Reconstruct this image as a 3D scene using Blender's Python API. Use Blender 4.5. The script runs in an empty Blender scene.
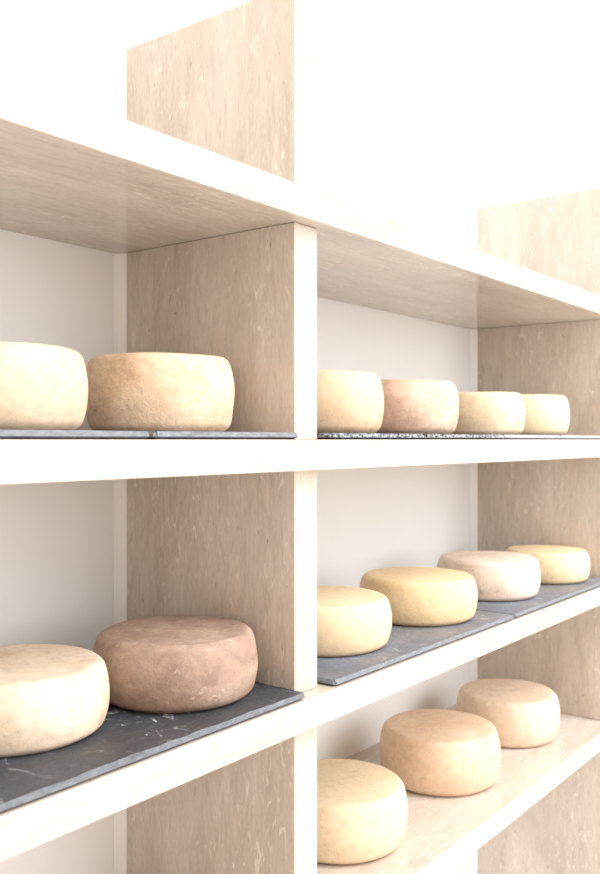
import bpy, bmesh, math, random
from mathutils import Vector, noise

SC = bpy.context.scene
COL = SC.collection

# ------------------------------------------------------------------ camera
# World: X runs along the shelves, Y goes into them, Z is up; Z = 0 is eye level.
cam_d = bpy.data.cameras.new('camera')
cam = bpy.data.objects.new('camera', cam_d)
COL.objects.link(cam)
ANG = math.radians(37.448)
cam.location = (-0.97933, -0.73390, 0.0)
cam.rotation_euler = (math.radians(90), 0, -math.radians(90) + math.atan2(math.sin(ANG), math.cos(ANG)))
cam_d.sensor_fit = 'HORIZONTAL'
cam_d.sensor_width = 36.0
cam_d.lens = 36.0 * 897.0 / 600.0
cam_d.shift_y = 2.5 / 600.0
cam_d.clip_start = 0.05
cam_d.dof.use_dof = True
cam_d.dof.focus_distance = 1.27
cam_d.dof.aperture_fstop = 10.0
SC.camera = cam

# ------------------------------------------------------------------ light
SC.view_settings.view_transform = 'Standard'
SC.view_settings.look = 'None'
SC.view_settings.gamma = 1.0
SC.view_settings.use_curve_mapping = False
SC.view_settings.exposure = 0.0

world = bpy.data.worlds.new('daylight')
SC.world = world
world.use_nodes = True
bg = world.node_tree.nodes['Background']
bg.inputs['Color'].default_value = (1.0, 0.876, 0.755, 1)
bg.inputs['Strength'].default_value = 1.33


def area_light(name, loc, target, sx, sy, power, colour):
    l = bpy.data.lights.new(name, 'AREA')
    l.shape = 'RECTANGLE'
    l.size, l.size_y = sx, sy
    l.energy = power
    l.color = colour
    o = bpy.data.objects.new(name, l)
    COL.objects.link(o)
    o.location = loc
    o.rotation_euler = (Vector(target) - Vector(loc)).to_track_quat('-Z', 'Y').to_euler()
    return o


area_light('window_daylight', (1.25, -3.2, 1.0), (0.6, 0.1, -0.4), 3.4, 2.6, 118, (0.88, 0.945, 1.0))
area_light('skylight', (1.1, -3.1, 4.3), (0.7, 0.1, -0.6), 3.7, 2.6, 300, (0.90, 0.955, 1.0))

# ------------------------------------------------------------------ helpers


def mesh_obj(name, bm, mat, parent=None, smooth=False):
    me = bpy.data.meshes.new(name)
    bm.to_mesh(me)
    bm.free()
    me.materials.append(mat)
    if smooth:
        for p in me.polygons:
            p.use_smooth = True
    o = bpy.data.objects.new(name, me)
    COL.objects.link(o)
    if parent:
        o.parent = parent
    return o


def tag(o, label, cat, group=None):
    o['label'] = label
    o['category'] = cat
    if group:
        o['group'] = group
    return o


def box_bm(x0, x1, y0, y1, z0, z1, bev=0.0):
    bm = bmesh.new()
    bmesh.ops.create_cube(bm, size=1.0)
    for v in bm.verts:
        v.co.x = x0 if v.co.x < 0 else x1
        v.co.y = y0 if v.co.y < 0 else y1
        v.co.z = z0 if v.co.z < 0 else z1
    if bev:
        bmesh.ops.bevel(bm, geom=bm.edges[:], offset=bev, segments=2, affect='EDGES', profile=0.5)
    return bm


class Nodes:
    def __init__(self, name):
        self.m = bpy.data.materials.new(name)
        self.m.use_nodes = True
        self.t = self.m.node_tree
        self.p = self.t.nodes['Principled BSDF']

    def n(self, kind, **kw):
        nd = self.t.nodes.new(kind)
        for k, v in kw.items():
            if k.startswith('i_'):
                key = k[2:]
                nd.inputs[int(key) if key.isdigit() else key].default_value = v
            else:
                setattr(nd, k, v)
        return nd

    def l(self, a, b):
        self.t.links.new(a, b)

    def coords(self, scale, loc=(0, 0, 0), rot=(0, 0, 0)):
        tc = self.n('ShaderNodeTexCoord')
        mp = self.n('ShaderNodeMapping')
        mp.inputs['Scale'].default_value = scale
        mp.inputs['Location'].default_value = loc
        mp.inputs['Rotation'].default_value = rot
        self.l(tc.outputs['Object'], mp.inputs['Vector'])
        return mp.outputs['Vector']

    def noise(self, vec, scale, detail=4.0, rough=0.55, dist=0.0):
        nd = self.n('ShaderNodeTexNoise')
        nd.inputs['Scale'].default_value = scale
        nd.inputs['Detail'].default_value = detail
        nd.inputs['Roughness'].default_value = rough
        nd.inputs['Distortion'].default_value = dist
        self.l(vec, nd.inputs['Vector'])
        return nd.outputs['Fac']

    def ramp(self, fac, stops, interp='LINEAR'):
        nd = self.n('ShaderNodeValToRGB')
        cr = nd.color_ramp
        cr.interpolation = interp
        while len(cr.elements) < len(stops):
            cr.elements.new(0.5)
        for e, (pos, c) in zip(cr.elements, stops):
            e.position = pos
            e.color = (c[0], c[1], c[2], 1) if not isinstance(c, (int, float)) else (c, c, c, 1)
        self.l(fac, nd.inputs['Fac'])
        return nd.outputs['Color']

    def mix(self, fac, a, b, blend='MIX'):
        nd = self.n('ShaderNodeMix', data_type='RGBA', blend_type=blend)
        for sock, v in ((nd.inputs[0], fac), (nd.inputs[6], a), (nd.inputs[7], b)):
            if hasattr(v, 'links'):
                self.l(v, sock)
            elif isinstance(v, (int, float)):
                sock.default_value = v
            else:
                sock.default_value = (v[0], v[1], v[2], 1)
        return nd.outputs[2]

    def bump(self, height, strength, dist):
        nd = self.n('ShaderNodeBump')
        nd.inputs['Strength'].default_value = strength
        nd.inputs['Distance'].default_value = dist
        self.l(height, nd.inputs['Height'])
        self.l(nd.outputs['Normal'], self.p.inputs['Normal'])


def travertine(name, axis):
    """polished cream travertine, its bedding running along one axis"""
    N = Nodes(name)

    def sc(across, along):
        return tuple(along if i == axis else across for i in range(3))
    cloud = N.noise(N.coords(sc(9, 2.2)), 1.0, 4, 0.6, 0.4)
    base = N.ramp(cloud, [(0.25, (0.52, 0.435, 0.365)), (0.5, (0.615, 0.533, 0.462)), (0.78, (0.71, 0.635, 0.57))])
    vein = N.noise(N.coords(sc(62, 10), (3, 1, 7)), 1.0, 7, 0.66, 1.6)
    v1 = N.ramp(vein, [(0.34, 0.80), (0.5, 1.0), (0.66, 1.10)])
    c = N.mix(0.6, base, v1, 'MULTIPLY')
    fine = N.noise(N.coords(sc(300, 110), (1, 5, 2)), 1.0, 4, 0.6)
    c = N.mix(0.4, c, N.ramp(fine, [(0.3, 0.82), (0.7, 1.15)]), 'MULTIPLY')
    # pale elongated calcite flecks
    fl = N.noise(N.coords(sc(95, 30), (9, 4, 3)), 1.0, 4, 0.6, 1.3)
    area = N.noise(N.coords(sc(8, 4), (2, 8, 5)), 1.0, 2)
    m1 = N.n('ShaderNodeMath', operation='MULTIPLY')
    N.l(N.ramp(fl, [(0.57, 0.0), (0.655, 0.9)]), m1.inputs[0])
    N.l(N.ramp(area, [(0.42, 0.1), (0.6, 0.9)]), m1.inputs[1])
    c = N.mix(m1.outputs[0], c, (0.81, 0.735, 0.645))
    # darker filled pits
    pit = N.noise(N.coords(sc(150, 45), (4, 2, 9)), 1.0, 2, 0.5, 0.8)
    pf = N.ramp(pit, [(0.70, 0.0), (0.76, 0.7)])
    c = N.mix(pf, c, (0.36, 0.27, 0.20))
    N.l(c, N.p.inputs['Base Color'])
    N.p.inputs['Roughness'].default_value = 0.10
    N.p.inputs['IOR'].default_value = 1.5
    N.bump(pf, 0.15, 0.0006)
    return N.m


def slate(name, seed, light, edge, cleft=1.0):
    N = Nodes(name)
    off = (seed * 3.7, seed * 1.9, seed * 5.3)
    big = N.noise(N.coords((7, 11, 11), off), 1.0, 5, 0.6, 0.5)
    a = [k * light for k in (0.042, 0.046, 0.055)]
    b = [k * light for k in (0.085, 0.090, 0.102)]
    c = N.ramp(big, [(0.3, a), (0.75, b)])
    tint = N.noise(N.coords((5, 8, 8), (off[2], off[0], 3)), 1.0, 4, 0.6)
    c = N.mix(0.8, c, N.ramp(tint, [(0.35, (0.90, 0.98, 1.12)), (0.65, (1.12, 1.03, 0.92))]), 'MULTIPLY')
    sp = N.noise(N.coords((160, 160, 160), off), 1.0, 4, 0.65)
    c = N.mix(0.6, c, N.ramp(sp, [(0.3, 0.7), (0.7, 1.3)]), 'MULTIPLY')
    # pale scratches and cleavage marks
    scr = N.noise(N.coords((38, 17, 30), off, (0, 0, 0.5)), 1.0, 6, 0.7, 1.6)
    area = N.noise(N.coords((6, 6, 6), (off[1], off[0], 1)), 1.0, 2)
    m1 = N.n('ShaderNodeMath', operation='MULTIPLY')
    N.l(N.ramp(scr, [(0.585, 0.0), (0.66, 1.0)]), m1.inputs[0])
    N.l(N.ramp(area, [(0.45, 0.0), (0.58, 1.0)]), m1.inputs[1])
    c = N.mix(m1.outputs[0], c, (0.48, 0.48, 0.48))
    # the chipped rim is coloured paler than the flat faces
    geo = N.n('ShaderNodeNewGeometry')
    sep = N.n('ShaderNodeSeparateXYZ')
    N.l(geo.outputs['True Normal'], sep.inputs[0])
    ab = N.n('ShaderNodeMath', operation='ABSOLUTE')
    N.l(sep.outputs['Z'], ab.inputs[0])
    rim = N.ramp(ab.outputs[0], [(0.86, 1.0), (0.97, 0.0)])
    rn = N.noise(N.coords((90 * cleft, 90 * cleft, 260), off, (0, 0.6 * (cleft - 1), 0)), 1.0, 4, 0.6, 0.7)
    rimc = N.ramp(rn, [(0.3 + 0.12 * (cleft - 1), (0.13 * edge / cleft ** 3, 0.145 * edge / cleft ** 3, 0.165 * edge / cleft ** 3)), (0.7 - 0.12 * (cleft - 1), (0.25 * edge, 0.27 * edge, 0.295 * edge))])
    c = N.mix(rim, c, rimc)
    N.l(c, N.p.inputs['Base Color'])
    N.p.inputs['Roughness'].default_value = 0.48
    h = N.noise(N.coords((45, 60, 60), off), 1.0, 8, 0.65, 0.4)
    N.bump(h, 0.6, 0.005)
    return N.m


def rind(name, seed, pale, mid, dark, mottle=0.5, specks=0.0, speck_col=(0.25, 0.2, 0.16), bump=0.35):
    N = Nodes(name)
    off = (seed * 2.3, seed * 4.1, seed * 1.7)
    big = N.noise(N.coords((16, 16, 20), off), 1.0, 5, 0.6, 0.6)
    c = N.ramp(big, [(0.28, dark), (0.5, mid), (0.72, pale)])
    c = N.mix(1 - mottle, c, mid)
    blot = N.noise(N.coords((70, 70, 85), off), 1.0, 5, 0.65, 0.5)
    c = N.mix(0.35 + 0.4 * mottle, c, N.ramp(blot, [(0.3, 0.74), (0.5, 1.0), (0.7, 1.12)]), 'MULTIPLY')
    grain = N.noise(N.coords((420, 420, 420), off), 1.0, 3, 0.6)
    c = N.mix(0.35, c, N.ramp(grain, [(0.3, 0.80), (0.7, 1.15)]), 'MULTIPLY')
    if specks:
        s = N.noise(N.coords((150, 150, 170), (off[2], off[0], off[1])), 1.0, 2, 0.5, 0.5)
        zone = N.noise(N.coords((18, 18, 18), (off[1], off[2], off[0])), 1.0, 2)
        m1 = N.n('ShaderNodeMath', operation='MULTIPLY')
        N.l(N.ramp(s, [(0.60, 0.0), (0.67, specks)]), m1.inputs[0])
        N.l(N.ramp(zone, [(0.45, 0.0), (0.6, 1.0)]), m1.inputs[1])
        c = N.mix(m1.outputs[0], c, speck_col)
    N.l(c, N.p.inputs['Base Color'])
    N.p.inputs['Roughness'].default_value = 0.6
    N.p.inputs['Subsurface Weight'].default_value = 0.12
    N.p.inputs['Subsurface Radius'].default_value = (0.012, 0.007, 0.004)
    N.p.inputs['Subsurface Scale'].default_value = 1.0
    h1 = N.noise(N.coords((110, 110, 110), off), 1.0, 6, 0.65, 0.3)
    N.bump(h1, bump, 0.0025)
    return N.m


def plaster(name, colour):
    N = Nodes(name)
    nz = N.noise(N.coords((2, 2, 2)), 1.0, 4)
    c = N.mix(0.3, colour, N.ramp(nz, [(0.3, 0.94), (0.7, 1.03)]), 'MULTIPLY')
    N.l(c, N.p.inputs['Base Color'])
    N.p.inputs['Roughness'].default_value = 0.85
    N.bump(N.noise(N.coords((160, 160, 160)), 1.0, 3), 0.06, 0.001)
    return N.m


def floor_mat():
    N = Nodes('pale_floor')
    nz = N.noise(N.coords((3, 3, 3)), 1.0, 5)
    N.l(N.ramp(nz, [(0.3, (0.72, 0.69, 0.65)), (0.7, (0.80, 0.77, 0.73))]), N.p.inputs['Base Color'])
    N.p.inputs['Roughness'].default_value = 0.5
    return N.m


M_UP = travertine('travertine_upright', 2)
M_SH = travertine('travertine_shelf', 0)
M_WALL = plaster('white_plaster', (0.87, 0.865, 0.86))
M_TRIM = plaster('white_paint', (0.95, 0.95, 0.95))
M_FLOOR = floor_mat()

# ------------------------------------------------------------------ setting
FLOOR_Z = -1.45
WALL_Y = 0.388
o = mesh_obj('wall_back', box_bm(-3.0, 5.0, WALL_Y, WALL_Y + 0.12, FLOOR_Z, 2.2), M_WALL)
o['kind'] = 'structure'
o = mesh_obj('floor', box_bm(-3.0, 5.0, -4.0, WALL_Y + 0.12, FLOOR_Z - 0.1, FLOOR_Z), M_FLOOR)
o['kind'] = 'structure'

# ------------------------------------------------------------------ shelving
unit = bpy.data.objects.new('shelving_unit', None)
COL.objects.link(unit)
unit.location = (0, 0, FLOOR_Z)
tag(unit, 'built-in cream travertine shelving with open square bays against the white wall', 'shelves')

T = 0.0425
SHELF_TOPS = (0.3435, 0.0, -0.354, -0.703)
UP_Y0, UP_Y1 = 0.0257, 0.369
UP_T = 0.0531
PITCH = 1.2566
X_L, X_R = -PITCH, 2 * PITCH + UP_T


def unit_part(name, x0, x1, y0, y1, z0, z1, mat, bev):
    return mesh_obj(name, box_bm(x0, x1, y0, y1, z0 - FLOOR_Z, z1 - FLOOR_Z, bev), mat, unit)


def back_strip(xu, z0, z1):
    # white strip closing the gap between an upright and the wall, with a splayed left side
    ya, yb = UP_Y1 + 0.0003, WALL_Y - 0.0005
    sec = ((xu + 0.0005, ya), (xu + UP_T, ya), (xu + UP_T, yb), (xu - 0.011, yb))
    bm = bmesh.new()
    lo = [bm.verts.new((x, y, z0 - FLOOR_Z)) for x, y in sec]
    hi = [bm.verts.new((x, y, z1 - FLOOR_Z)) for x, y in sec]
    for i in range(4):
        j = (i + 1) % 4
        bm.faces.new((lo[i], lo[j], hi[j], hi[i]))
    bm.faces.new(lo[::-1])
    bm.faces.new(hi)
    bmesh.ops.recalc_face_normals(bm, faces=bm.faces[:])
    mesh_obj('back_strip', bm, M_TRIM, unit)


for zt in SHELF_TOPS:
    unit_part('shelf', X_L, X_R, 0.0, WALL_Y - 0.0005, zt - T, zt, M_SH, 0.0012)
levels = [0.6305] + [z for z in SHELF_TOPS] + [None]
for k in range(4):
    xu = (k - 1) * PITCH
    for a in range(5):
        z1 = levels[a] if a == 0 else levels[a] - T
        z0 = levels[a + 1] if levels[a + 1] is not None else FLOOR_Z
        unit_part('upright_panel', xu, xu + UP_T, UP_Y0, UP_Y1, z0 + 0.0003, z1 - 0.0003, M_UP, 0.001)
        back_strip(xu, z0 + 0.0003, z1 - 0.0003)

# ------------------------------------------------------------------ slate slabs
SL_T = 0.0092


def slate_slab(x0, x1, y0, y1, z, seed, mat, label, group, rough=1.0, chip=1.0):
    rnd = random.Random(seed)
    cx, cy = (x0 + x1) / 2, (y0 + y1) / 2
    hx, hy = (x1 - x0) / 2, (y1 - y0) / 2
    step = 0.005
    base = []
    cr = 0.004
    for (ax, ay, bx, by, nx, ny) in ((-hx, -hy, hx, -hy, 0, -1), (hx, -hy, hx, hy, 1, 0),
                                     (hx, hy, -hx, hy, 0, 1), (-hx, hy, -hx, -hy, -1, 0)):
        L = math.hypot(bx - ax, by - ay)
        n = int(L / step)
        for i in range(n):
            t = i / n
            corner = cr if i == 0 else 0.0
            base.append((ax + (bx - ax) * t, ay + (by - ay) * t, nx, ny, corner))
    n = len(base)

    def ring(inset, amp, freq, z, so):
        pts = []
        for (px, py, nx, ny, c) in base:
            q = noise.fractal(Vector((px * freq, py * freq, so + seed * 7.1)), 0.9, 2.0, 4)
            d = max(0.0, inset + amp * q * rough)
            if c:
                # clipped corners
                vx, vy = -px / abs(px), -py / abs(py)
                pts.append((px + vx * (d + c * 0.7), py + vy * (d + c * 0.7), z))
            else:
                pts.append((px - nx * d, py - ny * d, z))
        # keep the rings inside the slab's outline at the corners
        return [(max(-hx + 0.0005, min(hx - 0.0005, x)), max(-hy + 0.0005, min(hy - 0.0005, y)), zz) for x, y, zz in pts]
    f = chip
    rings = [ring(0.0090, 0.0015, 30 * f, 0.0006, 1.0),
             ring(0.0006, 0.0008, 40 * f, 0.0030, 2.0),
             ring(0.0014, 0.0014, 34 * f, SL_T * 0.66, 3.0),
             ring(0.0036, 0.0030, 22 * f, SL_T, 4.0)]
    bm = bmesh.new()
    vr = []
    for r in rings:
        vr.append([bm.verts.new(p) for p in r])
    under = [bm.verts.new((p[0] * 0.985, p[1] * 0.985, 0.0)) for p in rings[0]]
    vr.insert(0, under)
    for a in range(len(vr) - 1):
        for i in range(n):
            j = (i + 1) % n
            bm.faces.new((vr[a][i], vr[a][j], vr[a + 1][j], vr[a + 1][i]))
    bm.faces.new(list(reversed(vr[0])))
    bm.faces.new(vr[-1])
    bmesh.ops.recalc_face_normals(bm, faces=bm.faces[:])
    o = mesh_obj('slate_plate', bm, mat)
    o.location = (cx, cy, z + 0.0002)
    return tag(o, label, 'slate', group)


G_S = 'slate slabs on the shelves'
Z3, Z4, Z5 = SHELF_TOPS[1], SHELF_TOPS[2], SHELF_TOPS[3]
MS = [slate('slate_stone', 1, 0.85, 0.75), slate('slate_stone_lit_edge', 2, 1.9, 2.0), slate('slate_stone_sheen', 3, 2.7, 1.0), slate('slate_stone_cleft', 4, 0.85, 1.5, 2.0)]  # the two lightest slates have reflected sheen painted into their colour
slate_slab(-0.2815, -0.0135, 0.004, 0.33, Z3, 11, MS[2], 'thin grey slate slab under the tall tan cheese wheel on the middle shelf', G_S)
slate_slab(-0.5850, -0.2855, 0.004, 0.33, Z3, 12, MS[2], 'thin grey slate slab under the pale wheel at the far left of the middle shelf', G_S)
slate_slab(0.0580, 0.3280, 0.004, 0.33, Z3, 13, MS[3], 'chipped slate slab beside the centre upright, under the amber wheel on the middle shelf', G_S, 1.5, 2.6)
slate_slab(0.3305, 0.6305, 0.004, 0.33, Z3, 14, MS[3], 'chipped slate slab second from the centre upright on the middle shelf', G_S, 1.5, 2.6)
slate_slab(0.6335, 0.9215, 0.004, 0.33, Z3, 15, MS[1], 'sheen-coloured smooth-edged slate slab under the straw coloured wheel of the middle shelf', G_S, 0.5)
slate_slab(0.9245, 1.2240, 0.004, 0.33, Z3, 16, MS[1], 'sheen-coloured slate slab at the right end of the middle shelf, last before the far upright', G_S, 0.5)
slate_slab(-0.6400, -0.0006, 0.0025, 0.33, Z4, 17, MS[0], 'long dark slate slab with pale scratches under the brown cheese wheel', G_S, 1.2)
slate_slab(0.0670, 0.6780, 0.0035, 0.33, Z4, 18, MS[2], 'long sheen-greyed slate slab under the two yellow cheese wheels right of the centre upright', G_S, 0.7)
slate_slab(0.6815, 1.2520, 0.0035, 0.33, Z4, 19, MS[2], 'sheen-greyed slate slab under the speckled pinkish wheel and the yellow wheel behind it', G_S, 0.5)

# ------------------------------------------------------------------ cheese wheels


def cheese_wheel(x, y, z, R, H, seed, mat, label, group, lump=1.0, turn=0.0, rim=1.0):
    prof = []
    for i in range(41):
        t = i / 40
        t = 0.5 - 0.5 * math.cos(math.pi * t)
        u = abs(2 * t - 1.03)
        r = R * (1 - 0.085 * u ** 2.1)
        if t < 0.12:
            r -= R * 0.075 * ((0.12 - t) / 0.12) ** 2.2
        if t > 0.91:
            r -= R * 0.045 * rim * ((t - 0.91) / 0.09) ** 2.2
        prof.append((r, t * H))
    rt = prof[-1][0]
    for k in (0.96, 0.88, 0.76, 0.6, 0.42, 0.22):
        prof.append((rt * k, H * (1 + 0.012 * (1 - k) ** 0.6)))
    n = 128
    bm = bmesh.new()
    rows = []
    for (r, zz) in prof:
        row = []
        for j in range(n):
            a = 2 * math.pi * j / n
            p = Vector((r * math.cos(a), r * math.sin(a), zz))
            q = Vector((p.x * 9, p.y * 9, p.z * 9 + seed * 3.3))
            w = min(1.0, zz / (0.12 * H))
            d1 = (noise.noise(q) * 0.0016 + noise.noise(q * 4.3) * 0.0006) * lump * w
            rw = max(0.0, min(1.0, (r / rt - 0.7) / 0.3)) if zz >= H * 0.9999 else 1.0
            p += Vector((math.cos(a), math.sin(a), 0)) * d1 * rw
            p.z += noise.noise(q * 1.3 + Vector((5, 5, 5))) * 0.0012 * lump * min(1.0, zz / H) ** 2
            row.append(bm.verts.new(p))
        rows.append(row)
    for a in range(len(rows) - 1):
        for j in range(n):
            k = (j + 1) % n
            bm.faces.new((rows[a][j], rows[a][k], rows[a + 1][k], rows[a + 1][j]))
    top = bm.verts.new((0, 0, H * 1.012))
    bot = bm.verts.new((0, 0, 0))
    for j in range(n):
        k = (j + 1) % n
        bm.faces.new((rows[-1][j], rows[-1][k], top))
        bm.faces.new((rows[0][k], rows[0][j], bot))
    bmesh.ops.recalc_face_normals(bm, faces=bm.faces[:])
    o = mesh_obj('cheese_wheel', bm, mat, smooth=True)
    o.location = (x, y, z)
    o.rotation_euler = (0, 0, turn)
    return tag(o, label, 'cheese', group)


ON3 = Z3 + SL_T + 0.0004
ON4 = Z4 + SL_T + 0.0004
ON5 = Z5 + 0.0002
G3 = 'cheese wheels on the middle shelf'
G4 = 'cheese wheels on the lower slate shelf'
G5 = 'cheese wheels on the bottom shelf'

# middle shelf, at eye level
cheese_wheel(-0.390, 0.160, ON3, 0.110, 0.0918, 1,
             rind('rind_cream', 1, (0.800, 0.647, 0.480), (0.740, 0.560, 0.392), (0.660, 0.473, 0.304), 0.5),
             'pale cream cheese wheel cut off by the left edge on the middle shelf', G3)
cheese_wheel(-0.1250, 0.160, ON3, 0.1013, 0.1005, 2,
             rind('rind_tan', 2, (0.840, 0.675, 0.510), (0.760, 0.569, 0.392), (0.620, 0.415, 0.265), 0.8, 0.25, (0.420, 0.270, 0.167), 0.7),
             'tall mottled tan cheese wheel against the upright in the left bay of the middle shelf', G3, 1.5)
cheese_wheel(0.2427, 0.160, ON3, 0.108, 0.0998, 3,
             rind('rind_amber', 3, (0.840, 0.666, 0.480), (0.770, 0.560, 0.372), (0.680, 0.463, 0.284), 0.5),
             'amber tan cheese wheel partly behind the centre upright on the middle shelf', G3)
cheese_wheel(0.5110, 0.160, ON3, 0.108, 0.0999, 4,
             rind('rind_pink_tan', 4, (0.830, 0.666, 0.539), (0.720, 0.521, 0.392), (0.600, 0.405, 0.294), 0.8, 0.3, (0.450, 0.289, 0.216)),
             'mottled pinkish tan cheese wheel second from the centre upright on the middle shelf', G3, 1.3)
cheese_wheel(0.8228, 0.160, ON3, 0.108, 0.0904, 5,
             rind('rind_straw', 5, (0.880, 0.743, 0.549), (0.820, 0.656, 0.451), (0.700, 0.521, 0.333), 0.7),
             'low straw coloured cheese wheel on the sheen-coloured slate, third from the centre upright', G3)
cheese_wheel(1.0812, 0.160, ON3, 0.108, 0.0956, 6,
             rind('rind_light_yellow', 6, (0.880, 0.743, 0.529), (0.850, 0.685, 0.461), (0.780, 0.598, 0.372), 0.4),
             'light yellow cheese wheel at the right end of the middle shelf', G3)
# lower slate shelf
cheese_wheel(-0.3404, 0.180, ON4, 0.1095, 0.0800, 7,
             rind('rind_spotted_cream', 7, (0.860, 0.733, 0.608), (0.800, 0.647, 0.490), (0.680, 0.492, 0.333), 0.7, 0.35, (0.550, 0.367, 0.235)),
             'mottled cream cheese wheel cut off by the left edge beside the brown wheel', G4, 1.2)
cheese_wheel(-0.1125, 0.1420, ON4, 0.1108, 0.0862, 8,
             rind('rind_brown', 8, (0.50, 0.365, 0.285), (0.41, 0.272, 0.205), (0.30, 0.19, 0.14), 0.95, 0.5, (0.660, 0.521, 0.441), 0.6),
             'reddish brown cheese wheel on the dark slate below the left bay', G4, 1.5)
cheese_wheel(0.2483, 0.1525, ON4, 0.112, 0.0818, 9,
             rind('rind_butter', 9, (0.860, 0.704, 0.500), (0.820, 0.637, 0.412), (0.760, 0.560, 0.333), 0.4),
             'smooth butter yellow cheese wheel partly behind the centre upright on the sheen-greyed slate', G4, 0.7)
cheese_wheel(0.5471, 0.1458, ON4, 0.1145, 0.0825, 10,
             rind('rind_yellow', 10, (0.850, 0.675, 0.441), (0.810, 0.613, 0.367), (0.740, 0.531, 0.294), 0.45),
             'whole yellow cheese wheel on the sheen-greyed slate, second right of the centre upright', G4, 0.7)
cheese_wheel(0.8637, 0.1498, ON4, 0.1143, 0.0839, 11,
             rind('rind_speckled', 11, (0.880, 0.772, 0.686), (0.820, 0.675, 0.559), (0.720, 0.550, 0.431), 0.6, 0.75, (0.340, 0.280, 0.245)),
             'whitish pink cheese wheel with grey specks on the lower slate shelf', G4, 1.3)
cheese_wheel(1.1490, 0.1300, ON4, 0.103, 0.0742, 12,
             rind('rind_gold', 12, (0.860, 0.704, 0.490), (0.820, 0.637, 0.412), (0.750, 0.550, 0.333), 0.4),
             'yellow cheese wheel at the right end of the lower slate shelf, against the far upright', G4, 0.8)
# bottom shelf, bare stone
cheese_wheel(0.3205, 0.1760, ON5, 0.122, 0.1004, 13,
             rind('rind_cream_yellow', 13, (0.860, 0.714, 0.529), (0.820, 0.647, 0.441), (0.760, 0.569, 0.363), 0.4),
             'large cream yellow cheese wheel on the bottom shelf, beside the centre upright', G5, 0.8)
cheese_wheel(0.6811, 0.1715, ON5, 0.1246, 0.1088, 14,
             rind('rind_peach', 14, (0.830, 0.656, 0.510), (0.770, 0.560, 0.392), (0.680, 0.454, 0.304), 0.65, 0.2, (0.500, 0.328, 0.235)),
             'tall peach tan cheese wheel in the middle of the bottom shelf row', G5)
cheese_wheel(1.0225, 0.1756, ON5, 0.1207, 0.1041, 15,
             rind('rind_beige', 15, (0.840, 0.695, 0.559), (0.780, 0.608, 0.461), (0.680, 0.502, 0.363), 0.6, 0.2, (0.500, 0.347, 0.255)),
             'beige cheese wheel farthest right on the bottom shelf, near the far upright', G5)
